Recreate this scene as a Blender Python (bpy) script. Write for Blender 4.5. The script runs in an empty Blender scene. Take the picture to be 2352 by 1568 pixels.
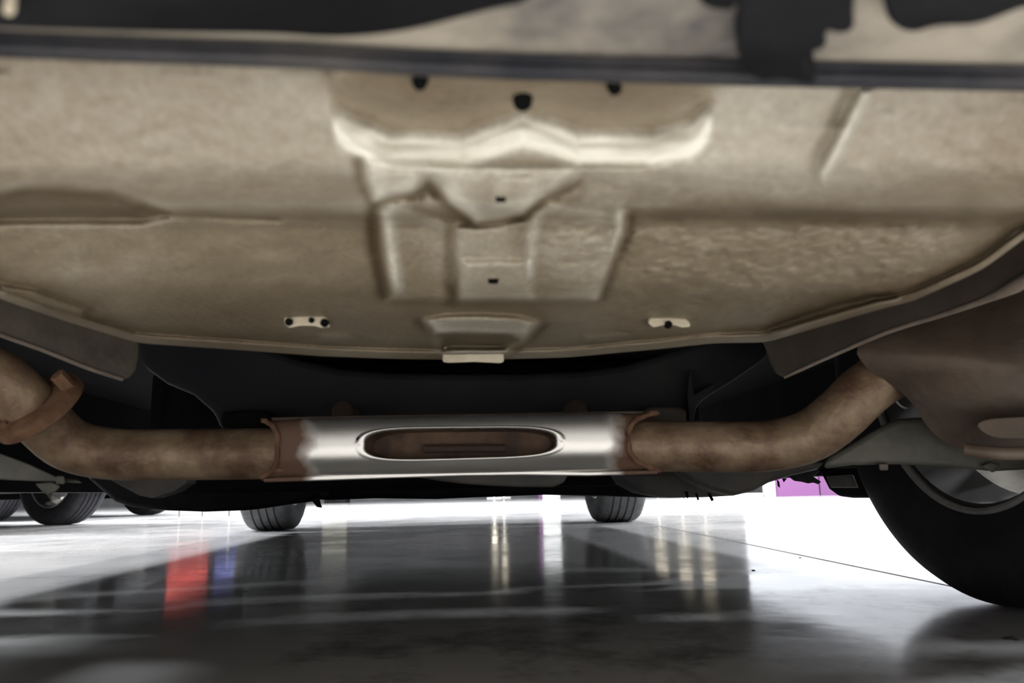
import bpy, bmesh, math, random
import numpy as np
from mathutils import Vector, Matrix
random.seed(4)
C = bpy.context.collection
sc = bpy.context.scene
PI = math.pi

# ------------------------------------------------------------------ camera
F_PX, W_PX, H_PX = 1764.0, 2352.0, 1568.0
CAM = np.array([0.0, 0.0, 0.15])
PITCH, ROLL = math.atan(345.0 / F_PX), 0.0215
_f = np.array([0, math.cos(PITCH), math.sin(PITCH)])
_u0 = np.array([0, -math.sin(PITCH), math.cos(PITCH)])
_r0 = np.array([1.0, 0, 0])
_r = math.cos(ROLL) * _r0 - math.sin(ROLL) * _u0
_u = math.cos(ROLL) * _u0 + math.sin(ROLL) * _r0
cd = bpy.data.cameras.new('camera')
cam = bpy.data.objects.new('camera', cd)
C.objects.link(cam)
cam.matrix_world = Matrix([[_r[0], _u[0], -_f[0], CAM[0]], [_r[1], _u[1], -_f[1], CAM[1]],
                           [_r[2], _u[2], -_f[2], CAM[2]], [0, 0, 0, 1]])
cd.sensor_width = 36.0
cd.lens = 36.0 * F_PX / W_PX
cd.clip_start = 0.01
cd.dof.use_dof = True
cd.dof.focus_distance = 1.35
cd.dof.aperture_fstop = 9.0
sc.camera = cam

# ------------------------------------------------------------------ exposure, world, hall lamps and added fill lights
sc.view_settings.view_transform = 'Standard'
sc.view_settings.look = 'None'
sc.view_settings.gamma = 1.0
sc.view_settings.use_curve_mapping = False
sc.view_settings.exposure = -1.05
w = bpy.data.worlds.new('world')
sc.world = w
w.use_nodes = True
w.node_tree.nodes['Background'].inputs[0].default_value = (0.9, 0.95, 1.0, 1)
w.node_tree.nodes['Background'].inputs[1].default_value = 0.15

def lamp(x, y, z, power, size=(0.7, 0.7), col=(1, 0.97, 0.93)):
    l = bpy.data.lights.new('ceiling_and_fill_light', 'AREA')
    l.shape = 'RECTANGLE'
    l.size, l.size_y = size
    l.energy = power
    l.color = col
    o = bpy.data.objects.new('ceiling_and_fill_light', l)
    o.location = (x, y, z)
    C.objects.link(o)
LP = 420
for (x, y, pw) in ((-6.2, 2.6, 6.8), (-5.6, 6.6, 5.4), (10.5, 2.6, 15.0), (5.8, 3.4, 2.6), (5.2, 6.4, 3.4), (-2.4, 9.3, 4.4), (0.8, 9.3, 4.4),
                   (-1.8, -2.3, 2.0), (1.8, -2.3, 2.2), (0.0, -3.6, 2.0), (6.0, -0.6, 2.2), (-6.5, -0.8, 2.2)):  # last two are added, unseen, to brighten the foreground floor
    lamp(x, y, 3.72, LP * pw, (0.8, 0.8), (0.95, 0.97, 1.0) if y > -1 else (1, 0.965, 0.92))

# ------------------------------------------------------------------ rays and car frame
def ray(px, py):
    v = _f * F_PX + _r * (px - W_PX / 2) + _u * (H_PX / 2 - py)
    return v / v[1]
def at(px, py, d):                      # point at forward distance d
    return CAM + ray(px, py) * d
def onz(px, py, z):
    v = ray(px, py)
    return CAM + v * ((z - CAM[2]) / v[2])

YAW = 0.075
CO = np.array([-0.115, 0.93, 0.0])
CU = np.array([math.cos(YAW), math.sin(YAW), 0])
CV = np.array([-math.sin(YAW), math.cos(YAW), 0])
def carp(u, v, z):
    return CO + CU * u + CV * v + np.array([0, 0, z])

# ------------------------------------------------------------------ materials
def mat(name, col, rough=0.6, metal=0.0, col2=None, scale=8.0, lo=0.35, hi=0.65, bump=0.0, bscale=60.0,
        coat=0.0, spec=0.5, stretch=(1, 1, 1), detail=6.0, rough2=None):
    m = bpy.data.materials.new(name)
    m.use_nodes = True
    nt = m.node_tree
    b = nt.nodes['Principled BSDF']
    b.inputs['Base Color'].default_value = (*col, 1)
    b.inputs['Roughness'].default_value = rough
    b.inputs['Metallic'].default_value = metal
    b.inputs['Specular IOR Level'].default_value = spec
    b.inputs['Coat Weight'].default_value = coat
    if col2 is not None or bump or rough2 is not None:
        tc = nt.nodes.new('ShaderNodeTexCoord')
        mp = nt.nodes.new('ShaderNodeMapping')
        mp.inputs['Scale'].default_value = stretch
        nt.links.new(tc.outputs['Object'], mp.inputs[0])
    if col2 is not None or rough2 is not None:
        n = nt.nodes.new('ShaderNodeTexNoise')
        n.inputs['Scale'].default_value = scale
        n.inputs['Detail'].default_value = detail
        n.inputs['Roughness'].default_value = 0.6
        nt.links.new(mp.outputs[0], n.inputs['Vector'])
        mr = nt.nodes.new('ShaderNodeMapRange')
        mr.inputs[1].default_value, mr.inputs[2].default_value = lo, hi
        nt.links.new(n.outputs[0], mr.inputs[0])
        if col2 is not None:
            mx = nt.nodes.new('ShaderNodeMix')
            mx.data_type = 'RGBA'
            mx.inputs[6].default_value = (*col, 1)
            mx.inputs[7].default_value = (*col2, 1)
            nt.links.new(mr.outputs[0], mx.inputs[0])
            nt.links.new(mx.outputs[2], b.inputs['Base Color'])
        if rough2 is not None:
            m2 = nt.nodes.new('ShaderNodeMapRange')
            m2.inputs[3].default_value, m2.inputs[4].default_value = rough, rough2
            nt.links.new(mr.outputs[0], m2.inputs[0])
            nt.links.new(m2.outputs[0], b.inputs['Roughness'])
    if bump:
        n2 = nt.nodes.new('ShaderNodeTexNoise')
        n2.inputs['Scale'].default_value = bscale
        n2.inputs['Detail'].default_value = 4
        nt.links.new(mp.outputs[0], n2.inputs['Vector'])
        bp = nt.nodes.new('ShaderNodeBump')
        bp.inputs['Strength'].default_value = bump
        bp.inputs['Distance'].default_value = 0.004
        nt.links.new(n2.outputs[0], bp.inputs['Height'])
        nt.links.new(bp.outputs[0], b.inputs['Normal'])
    return m

M = {}
M['panel'] = mat('dusty_shaded_cream_paint', (0.37, 0.315, 0.225), 0.5, 0, (0.21, 0.155, 0.085), 8, 0.40, 0.68, 0.25, 160)
M['cream'] = mat('cream_paint', (0.60, 0.54, 0.41), 0.5, 0, (0.45, 0.38, 0.27), 40, 0.4, 0.7)
M['rubber_black'] = mat('black_rubber', (0.005, 0.005, 0.005), 0.9, spec=0.05)
M['bumper'] = mat('dusty_black_plastic', (0.035, 0.036, 0.045), 0.6, 0, (0.36, 0.32, 0.255), 11, 0.36, 0.56, 0.2, 60)
M['black_plastic'] = mat('black_plastic', (0.005, 0.005, 0.006), 0.65, spec=0.12, metal=0, col2=(0.014, 0.014, 0.016), scale=14, lo=0.45, hi=0.7)
M['under_black'] = mat('black_underbody', (0.006, 0.006, 0.007), 0.8, 0, (0.014, 0.013, 0.012), 9, 0.5, 0.75, 0.3, 40, spec=0.08)
M['beam'] = mat('black_painted_steel', (0.020, 0.021, 0.025), 0.6, 0, (0.036, 0.035, 0.034), 5, 0.45, 0.75, 0.1, 80, spec=0.15)
M['tank'] = mat('dusty_grey_plastic', (0.06, 0.06, 0.062), 0.6, 0, (0.15, 0.13, 0.11), 7, 0.4, 0.7, 0.2, 50)
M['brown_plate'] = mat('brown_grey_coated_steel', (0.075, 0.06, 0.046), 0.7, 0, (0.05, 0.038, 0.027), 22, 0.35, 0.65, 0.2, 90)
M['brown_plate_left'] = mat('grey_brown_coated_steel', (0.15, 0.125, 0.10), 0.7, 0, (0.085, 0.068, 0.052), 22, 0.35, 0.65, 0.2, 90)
M['edge'] = mat('pale_grey_steel_edge', (0.26, 0.21, 0.165), 0.5, 0.1, (0.16, 0.125, 0.1), 40, 0.35, 0.65)  # lighter tone than the plates, for their folded edges
M['muffler'] = mat('brown_dusty_steel', (0.095, 0.066, 0.045), 0.6, 0.2, (0.055, 0.038, 0.025), 14, 0.38, 0.66, 0.25, 90)
M['pipe'] = mat('rusty_brown_steel', (0.34, 0.245, 0.155), 0.5, 0.3, (0.13, 0.072, 0.042), 24, 0.36, 0.66, 0.35, 120, detail=9)
M['rust'] = mat('dark_rust', (0.115, 0.05, 0.026), 0.8, 0, (0.20, 0.11, 0.06), 60, 0.35, 0.65, 0.3, 150)
M['rust_dark'] = mat('brown_rust_inside', (0.14, 0.08, 0.045), 0.7, 0.1, (0.05, 0.026, 0.016), 30, 0.35, 0.65)
M['arm'] = mat('grey_dirty_steel', (0.20, 0.19, 0.15), 0.55, 0.2, (0.10, 0.10, 0.085), 14, 0.4, 0.7, 0.2, 90)
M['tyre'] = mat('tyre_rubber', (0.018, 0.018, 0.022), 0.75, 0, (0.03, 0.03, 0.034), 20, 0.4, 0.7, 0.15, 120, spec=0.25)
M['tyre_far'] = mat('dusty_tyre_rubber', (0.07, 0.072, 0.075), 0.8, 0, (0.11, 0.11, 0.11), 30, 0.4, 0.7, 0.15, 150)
M['alloy'] = mat('silver_alloy', (0.62, 0.60, 0.56), 0.4, 0.55, (0.4, 0.37, 0.33), 20, 0.45, 0.7)
M['muffler_seam'] = mat('dusty_brown_seam', (0.17, 0.125, 0.09), 0.6, 0.2, (0.10, 0.07, 0.05), 20)
M['pale_grey'] = mat('pale_grey_post_paint', (0.42, 0.43, 0.45), 0.6)
M['rim_dark'] = mat('dark_alloy', (0.03, 0.028, 0.026), 0.7)  # darker tone for the inner half of the rim barrel
M['lip'] = mat('scuffed_black_plastic_lip', (0.02, 0.021, 0.027), 0.6, 0, (0.10, 0.093, 0.085), 9, 0.46, 0.72, 0.1, 60, spec=0.2)
M['rust_bolt'] = mat('dull_rusty_bolt', (0.05, 0.028, 0.02), 0.8)
M['disc'] = mat('grey_brake_steel', (0.35, 0.34, 0.33), 0.45, 0.8)
M['paint'] = mat('pearl_car_paint', (0.55, 0.53, 0.49), 0.3, 0, coat=0.6)
M['dark_paint'] = mat('dark_car_paint', (0.008, 0.008, 0.010), 0.3, 0, coat=0.6)
M['glass'] = mat('dark_car_glass', (0.02, 0.022, 0.025), 0.08)
M['wall'] = mat('pale_wall_paint', (0.62, 0.62, 0.60), 0.7, 0, (0.58, 0.58, 0.57), 3)
M['wall_dark'] = mat('dark_grey_wall_paint', (0.10, 0.10, 0.105), 0.7, 0, (0.13, 0.13, 0.13), 3)
M['ceil'] = mat('dark_ceiling_paint', (0.30, 0.30, 0.30), 0.8)
M['purple'] = mat('purple_wall_panel_paint', (0.125, 0.036, 0.128), 0.5)
M['purple2'] = mat('darker_purple_wall_panel_paint', (0.11, 0.031, 0.113), 0.5)
M['white'] = mat('white_painted_metal', (0.75, 0.75, 0.73), 0.4)
M['red'] = mat('red_plastic', (0.42, 0.045, 0.035), 0.5)
M['blue'] = mat('blue_plastic', (0.11, 0.12, 0.36), 0.5)
M['grit'] = mat('dark_grit', (0.02, 0.02, 0.02), 0.9)
def emis(name, col, s):
    m = bpy.data.materials.new(name)
    m.use_nodes = True
    b = m.node_tree.nodes['Principled BSDF']
    b.inputs['Base Color'].default_value = (0.8, 0.8, 0.8, 1)
    b.inputs['Emission Color'].default_value = (*col, 1)
    b.inputs['Emission Strength'].default_value = s
    return m
M['lamp_glow'] = emis('lamp_glow', (1.0, 0.86, 0.6), 9.0)

# dusty cream paint; shade in folds and highlight on lips painted into the colour
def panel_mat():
    m = mat('dusty_shaded_cream_paint', (0.5, 0.45, 0.34), 0.5, 0, None, bump=0.28, bscale=170)
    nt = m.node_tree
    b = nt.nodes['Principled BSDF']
    at_ = nt.nodes.new('ShaderNodeAttribute'); at_.attribute_name = 'dust_shade'
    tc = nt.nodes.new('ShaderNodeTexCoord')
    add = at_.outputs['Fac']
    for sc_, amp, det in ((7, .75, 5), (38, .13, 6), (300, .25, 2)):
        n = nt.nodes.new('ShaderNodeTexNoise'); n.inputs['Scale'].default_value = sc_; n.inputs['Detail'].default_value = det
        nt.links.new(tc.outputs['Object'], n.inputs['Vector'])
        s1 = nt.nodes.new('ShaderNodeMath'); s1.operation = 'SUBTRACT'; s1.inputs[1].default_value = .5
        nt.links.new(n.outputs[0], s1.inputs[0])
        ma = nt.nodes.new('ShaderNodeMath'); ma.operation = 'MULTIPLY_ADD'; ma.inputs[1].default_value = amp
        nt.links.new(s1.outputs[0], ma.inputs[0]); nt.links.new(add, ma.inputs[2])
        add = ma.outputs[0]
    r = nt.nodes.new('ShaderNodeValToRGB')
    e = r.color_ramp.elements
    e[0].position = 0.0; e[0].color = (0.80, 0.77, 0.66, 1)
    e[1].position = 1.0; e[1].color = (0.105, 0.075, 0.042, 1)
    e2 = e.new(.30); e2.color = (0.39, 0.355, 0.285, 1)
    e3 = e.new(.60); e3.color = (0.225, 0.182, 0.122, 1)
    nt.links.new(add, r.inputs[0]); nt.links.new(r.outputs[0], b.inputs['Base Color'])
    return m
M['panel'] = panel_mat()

# silver resonator shell that rusts towards its two welded ends
def shell_mat():
    m = mat('silver_heat_stained_steel', (0.66, 0.64, 0.60), 0.33, 0.85)
    nt = m.node_tree
    b = nt.nodes['Principled BSDF']
    tc = nt.nodes.new('ShaderNodeTexCoord')
    sx = nt.nodes.new('ShaderNodeSeparateXYZ')
    nt.links.new(tc.outputs['Generated'], sx.inputs[0])
    n = nt.nodes.new('ShaderNodeTexNoise')
    n.inputs['Scale'].default_value = 30
    n.inputs['Detail'].default_value = 6
    nt.links.new(tc.outputs['Object'], n.inputs['Vector'])
    a = nt.nodes.new('ShaderNodeMath'); a.operation = 'SUBTRACT'; a.inputs[1].default_value = 0.5
    nt.links.new(sx.outputs[0], a.inputs[0])
    ab = nt.nodes.new('ShaderNodeMath'); ab.operation = 'ABSOLUTE'
    nt.links.new(a.outputs[0], ab.inputs[0])
    ad = nt.nodes.new('ShaderNodeMath'); ad.operation = 'MULTIPLY_ADD'; ad.inputs[1].default_value = 0.10
    nt.links.new(n.outputs[0], ad.inputs[0]); nt.links.new(ab.outputs[0], ad.inputs[2])
    mr = nt.nodes.new('ShaderNodeMapRange'); mr.inputs[1].default_value = 0.405; mr.inputs[2].default_value = 0.45
    nt.links.new(ad.outputs[0], mr.inputs[0])
    mx = nt.nodes.new('ShaderNodeMix'); mx.data_type = 'RGBA'
    mx.inputs[6].default_value = (0.82, 0.80, 0.76, 1); mx.inputs[7].default_value = (0.15, 0.085, 0.055, 1)
    nt.links.new(mr.outputs[0], mx.inputs[0]); nt.links.new(mx.outputs[2], b.inputs['Base Color'])
    m2 = nt.nodes.new('ShaderNodeMapRange'); m2.inputs[3].default_value = 0.88; m2.inputs[4].default_value = 0.15
    nt.links.new(mr.outputs[0], m2.inputs[0]); nt.links.new(m2.outputs[0], b.inputs['Metallic'])
    m3 = nt.nodes.new('ShaderNodeMapRange'); m3.inputs[3].default_value = 0.36; m3.inputs[4].default_value = 0.7
    nt.links.new(mr.outputs[0], m3.inputs[0]); nt.links.new(m3.outputs[0], b.inputs['Roughness'])
    return m
M['shell'] = shell_mat()

# polished concrete
def floor_mat():
    m = bpy.data.materials.new('polished_concrete')
    m.use_nodes = True
    nt = m.node_tree
    b = nt.nodes['Principled BSDF']
    b.inputs['Specular IOR Level'].default_value = 0.10
    tc = nt.nodes.new('ShaderNodeTexCoord')
    def noise(scale, stretch, detail=8, rough=0.6):
        mp = nt.nodes.new('ShaderNodeMapping'); mp.inputs['Scale'].default_value = stretch
        nt.links.new(tc.outputs['Object'], mp.inputs[0])
        n = nt.nodes.new('ShaderNodeTexNoise'); n.inputs['Scale'].default_value = scale
        n.inputs['Detail'].default_value = detail; n.inputs['Roughness'].default_value = rough
        nt.links.new(mp.outputs[0], n.inputs['Vector'])
        return n
    def ramp(n, lo, hi, a, c):
        r = nt.nodes.new('ShaderNodeMapRange')
        for i, v in enumerate((lo, hi, a, c)): r.inputs[i + 1].default_value = v
        nt.links.new(n.outputs[0], r.inputs[0])
        return r
    big = ramp(noise(1.1, (1, 1, 1)), 0.3, 0.7, 0, 1)
    mx = nt.nodes.new('ShaderNodeMix'); mx.data_type = 'RGBA'
    mx.inputs[6].default_value = (0.40, 0.40, 0.405, 1); mx.inputs[7].default_value = (0.48, 0.475, 0.47, 1)
    nt.links.new(big.outputs[0], mx.inputs[0])
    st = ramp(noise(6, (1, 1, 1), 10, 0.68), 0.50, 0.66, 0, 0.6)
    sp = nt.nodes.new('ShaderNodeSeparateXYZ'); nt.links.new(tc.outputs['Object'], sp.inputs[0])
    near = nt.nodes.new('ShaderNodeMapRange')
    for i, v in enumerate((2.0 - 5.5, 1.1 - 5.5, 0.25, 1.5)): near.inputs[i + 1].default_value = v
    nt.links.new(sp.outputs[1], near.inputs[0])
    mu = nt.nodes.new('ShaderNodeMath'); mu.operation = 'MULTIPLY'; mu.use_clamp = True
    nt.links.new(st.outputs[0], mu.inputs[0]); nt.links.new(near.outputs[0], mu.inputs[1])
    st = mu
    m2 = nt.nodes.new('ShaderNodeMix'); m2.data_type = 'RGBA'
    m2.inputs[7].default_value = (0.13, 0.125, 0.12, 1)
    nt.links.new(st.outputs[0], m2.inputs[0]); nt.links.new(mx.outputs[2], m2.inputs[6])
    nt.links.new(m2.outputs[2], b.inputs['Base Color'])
    rg = ramp(noise(3.0, (1, 1, 1), 10, 0.7), 0.35, 0.75, 0.07, 0.24)
    nt.links.new(rg.outputs[0], b.inputs['Roughness'])
    bp = nt.nodes.new('ShaderNodeBump'); bp.inputs['Strength'].default_value = 0.05; bp.inputs['Distance'].default_value = 0.004
    nb = noise(18, (1, 1, 1), 5, 0.5)
    nt.links.new(nb.outputs[0], bp.inputs['Height'])
    nt.links.new(bp.outputs[0], b.inputs['Normal'])
    return m
M['floor'] = floor_mat()

# ------------------------------------------------------------------ object helpers
def link(name, me, m, parent=None, smooth=True, mats=None):
    me.materials.append(M[m] if isinstance(m, str) else m)
    for x in mats or (): me.materials.append(M[x])
    o = bpy.data.objects.new(name, me)
    C.objects.link(o)
    if parent is not None: o.parent = parent
    if smooth:
        for p in me.polygons: p.use_smooth = True
    return o
def wm(o):                                # world matrix without a depsgraph update
    m = o.matrix_basis.copy()
    while o.parent is not None:
        o = o.parent
        m = o.matrix_basis @ m
    return m
def mesh(name, verts, faces, m, parent=None, smooth=True, label=None, kind=None, fmats=None, mats=None):
    """one mesh object; verts in world metres, stored in the parent's frame; origin at the piece's own centre"""
    v = np.asarray(verts, float)
    if parent is not None:
        inv = np.array(wm(parent).inverted())
        v = v @ inv[:3, :3].T + inv[:3, 3]
    c = (v.min(0) + v.max(0)) / 2
    me = bpy.data.meshes.new(name)
    me.from_pydata((v - c).tolist(), [], [list(f) for f in faces])
    bm = bmesh.new(); bm.from_mesh(me)
    bmesh.ops.recalc_face_normals(bm, faces=bm.faces)
    bm.to_mesh(me); bm.free()
    o = link(name, me, m, parent, smooth, mats)
    if fmats is not None:
        me.polygons.foreach_set('material_index', fmats)
    o.location = c
    if label: o['label'] = label
    if kind: o['kind'] = kind
    return o
def bevel(o, wdt, seg=2, ang=0.5):
    b = o.modifiers.new('bevel', 'BEVEL'); b.width = wdt; b.segments = seg; b.limit_method = 'ANGLE'; b.angle_limit = ang
    return o
def empty(name, loc, rz=0.0):
    o = bpy.data.objects.new(name, None); C.objects.link(o)
    o.location = loc; o.rotation_euler = (0, 0, rz)
    o.empty_display_size = 0.1
    return o
def tag(o, label, cat, group=None):
    o['label'] = label; o['category'] = cat
    if group: o['group'] = group
    return o
def grid_faces(nr, nc, wrap=False):
    f = []
    for i in range(nr - 1):
        for j in range(nc - (0 if wrap else 1)):
            k = (j + 1) % nc
            f.append((i * nc + j, i * nc + k, (i + 1) * nc + k, (i + 1) * nc + j))
    return f
def rounded(poly, r=0.3, n=4):
    """Chaikin corner cutting for smoother traced outlines"""
    p = [np.array(q, float) for q in poly]
    for _ in range(n):
        q = []
        for i in range(len(p)):
            a, b = p[i], p[(i + 1) % len(p)]
            q += [a * 0.75 + b * 0.25, a * 0.25 + b * 0.75]
        p = q
    return p
def slab(name, out, d1, d2, m, parent, smooth_it=0, straight=None, bev=0.004, label=None, dome=0.0):
    """solid with a traced outline: front at distance d1 (number or one per point), back at d2 or pushed 'straight' metres along the car"""
    d1s = d1 if isinstance(d1, (list, tuple)) else [d1] * len(out)
    p3 = [(*q, d) for q, d in zip(out, d1s)]
    if smooth_it: p3 = rounded(p3, n=smooth_it)
    n = len(p3)
    front = [at(*q) for q in p3]
    if straight is not None:
        back = [q + CV * straight for q in front]
    else:
        back = [at(q[0], q[1], q[2] + (d2 - np.mean(d1s))) for q in p3]
    verts = front + back
    faces = [tuple(range(n)), tuple(range(2 * n - 1, n - 1, -1))] + [(i, (i + 1) % n, n + (i + 1) % n, n + i) for i in range(n)]
    if dome:
        faces = faces[1:]
        c = np.mean(np.array(front), 0); prev = list(range(n)); K = 6
        for k in range(1, K + 1):
            t = k / K
            s = 1 - t * 0.92
            lift = dome * math.sin(t * PI / 2)
            base = len(verts)
            for q in front:
                pt = c + (q - c) * (1 - (1 - s) * 1.0)
                verts.append(pt + np.array([0, -lift, 0]))
            ring = list(range(base, base + n))
            for i in range(n): faces.append((prev[i], prev[(i + 1) % n], ring[(i + 1) % n], ring[i]))
            prev = ring
        faces.append(tuple(prev))
    o = mesh(name, verts, faces, m, parent, smooth=False, label=label)
    if bev: bevel(o, bev, 3)
    for p in o.data.polygons: p.use_smooth = True
    me = o.data
    try: me.set_sharp_from_angle(angle=0.6)
    except Exception: pass
    return o
def spline(pts, n):
    """Catmull-Rom through 3D points"""
    p = np.array(pts, float); P = np.vstack([2 * p[0] - p[1], p, 2 * p[-1] - p[-2]])
    out = []
    seg = len(p) - 1
    for k in range(n):
        t = k / (n - 1) * seg; i = min(int(t), seg - 1); t -= i
        a, b, c, d = P[i:i + 4]
        out.append(0.5 * ((2 * b) + (c - a) * t + (2 * a - 5 * b + 4 * c - d) * t * t + (3 * b - a - 3 * c + d) * t ** 3))
    return out
def tube(name, pts, r, m, parent, seg=28, n=60, label=None, caps=True, smooth_path=True, wob=0.0):
    path = spline(pts, n) if smooth_path else [np.array(q, float) for q in pts]
    n = len(path)
    rs = r if isinstance(r, (list, tuple)) else [r, r]
    verts = []
    up = np.array([0, 0, 1.0])
    for i, p in enumerate(path):
        t = path[min(i + 1, n - 1)] - path[max(i - 1, 0)]; t /= np.linalg.norm(t)
        a = np.cross(t, up); a /= np.linalg.norm(a); b = np.cross(a, t)
        rr = np.interp(i / (n - 1), np.linspace(0, 1, len(rs)), rs)
        for k in range(seg):
            th = 2 * PI * k / seg
            q = rr * (1 + wob * math.sin(3 * th + i))
            verts.append(p + a * math.cos(th) * q + b * math.sin(th) * q)
    faces = grid_faces(n, seg, True)
    if caps: faces += [tuple(range(seg)), tuple(range(n * seg - 1, (n - 1) * seg - 1, -1))]
    o = mesh(name, verts, faces, m, parent, label=label)
    try: o.data.set_sharp_from_angle(angle=0.9)
    except Exception: pass
    return o
def lathe(name, prof, centre, axis, m, parent, seg=72, closed=False, label=None):
    """revolve (offset along axis, radius) pairs"""
    ax = np.array(axis, float); ax /= np.linalg.norm(ax)
    a = np.cross(ax, [0, 0, 1.0]) if abs(ax[2]) < 0.9 else np.cross(ax, [1.0, 0, 0])
    a /= np.linalg.norm(a); b = np.cross(ax, a)
    verts = []
    for (o_, r_) in prof:
        for k in range(seg):
            t = 2 * PI * k / seg
            verts.append(np.array(centre) + ax * o_ + (a * math.cos(t) + b * math.sin(t)) * r_)
    n = len(prof)
    faces = grid_faces(n, seg, True)
    if closed: faces += [((n - 1) * seg + j, (n - 1) * seg + (j + 1) % seg, (j + 1) % seg, j) for j in range(seg)]
    else: faces += [tuple(range(seg)), tuple(range(n * seg - 1, (n - 1) * seg - 1, -1))]
    o = mesh(name, verts, faces, m, parent, label=label)
    try: o.data.set_sharp_from_angle(angle=0.7)
    except Exception: pass
    return o
def box(name, lo, hi, m, parent=None, frame=None, bev=0.0, label=None, kind=None, cut=None):
    v = [(x, y, z) for x in (lo[0], hi[0]) for y in (lo[1], hi[1]) for z in (lo[2], hi[2])]
    if frame: v = [frame(*q) for q in v]
    f = [(0, 1, 3, 2), (4, 6, 7, 5), (0, 4, 5, 1), (2, 3, 7, 6), (0, 2, 6, 4), (1, 5, 7, 3)]
    o = mesh(name, v, f, m, parent, smooth=False, label=label, kind=kind)
    if bev: bevel(o, bev)
    return o

# ------------------------------------------------------------------ wheels and bodies of cars
def wheel(parent, c, axis, R=0.32, wd=0.215, tm='tyre', rim_r=0.205, spokes=5, treads=True, out=1):
    """car > wheel (rim barrel) > tyre, spokes, brake disc; out = +1 if the outer side is along +axis"""
    h = wd / 2
    ax = np.array(axis, float)
    o1 = 1.0 if out > 0 else -1.0
    rim = lathe('wheel', [(h * .80 * o1, rim_r - .002), (h * .86 * o1, rim_r + .012), (h * .5 * o1, rim_r - .008), (-h * .1 * o1, rim_r - .006), (-h * .1 * o1, rim_r - .016), (h * .5 * o1, rim_r - .03)],
                c, ax, 'alloy', parent, closed=True)
    lathe('rim_barrel', [(-h * .1 * o1, rim_r - .006), (-h * .80 * o1, rim_r + .002), (-h * .80 * o1, rim_r - .008), (-h * .1 * o1, rim_r - .016)], c, ax, 'rim_dark', rim, closed=True, label='dark inner barrel')
    lathe('rim_lip', [(-h * .80 * o1, rim_r + .003), (-h * .88 * o1, rim_r + .005), (-h * .91 * o1, rim_r + .001), (-h * .88 * o1, rim_r - .003), (-h * .80 * o1, rim_r - .002)], c, ax, 'alloy', rim, closed=True, label='bright inner rim lip')
    prof = [(-h * .84, rim_r + .002), (-h * .98, rim_r + .03), (-h * 1.06, rim_r + .058), (-h * 1.0, R - .03), (-h * .92, R - .012), (-h * .80, R - .003)]
    g = 0.0042
    if treads:
        for x in (-.46, -.155, .155, .46):
            prof += [(h * x - g, R), (h * x - g + .0008, R - .008), (h * x + g - .0008, R - .008), (h * x + g, R)]
    prof += [(h * .80, R - .003), (h * .92, R - .012), (h * 1.0, R - .03), (h * 1.06, rim_r + .058), (h * .98, rim_r + .03), (h * .84, rim_r + .002)]
    ty = lathe('tyre', prof, c, ax, tm, rim, seg=128, closed=True)
    # spokes on the outer side
    a = np.array([-ax[1], ax[0], 0]); b = np.array([0, 0, 1.0])
    for k in range(spokes):
        t = 2 * PI * k / spokes + 0.4
        rd = a * math.cos(t) + b * math.sin(t); tn = -a * math.sin(t) + b * math.cos(t)
        vs = []
        for (rr, ww, o1, o2) in ((.03, .034, .45, .75), (.12, .024, .50, .78), (rim_r - .012, .034, .40, .80)):
            for (s, q) in ((-1, o1), (1, o1), (1, o2), (-1, o2)):
                vs.append(np.array(c) + rd * rr + tn * ww * s + ax * h * q * out)
        fs = [(0, 1, 2, 3), (8, 11, 10, 9)]
        for i in (0, 4):
            for j in range(4): fs.append((i + j, i + (j + 1) % 4, i + 4 + (j + 1) % 4, i + 4 + j))
        sp = mesh('spoke', vs, fs, 'alloy', rim, smooth=False)
        bevel(sp, .006)
    lathe('hub', [(h * .80 * out, .002), (h * .80 * out, .045), (h * .42 * out, .06), (h * .42 * out, .002)], c, ax, 'alloy', rim, seg=32)
    lathe('brake_disc', [(-.012, .06), (-.012, .142), (.010, .142), (.010, .06)], np.array(c) - ax * out * .01, ax, 'disc', rim, seg=48, closed=True)
    return rim

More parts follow.
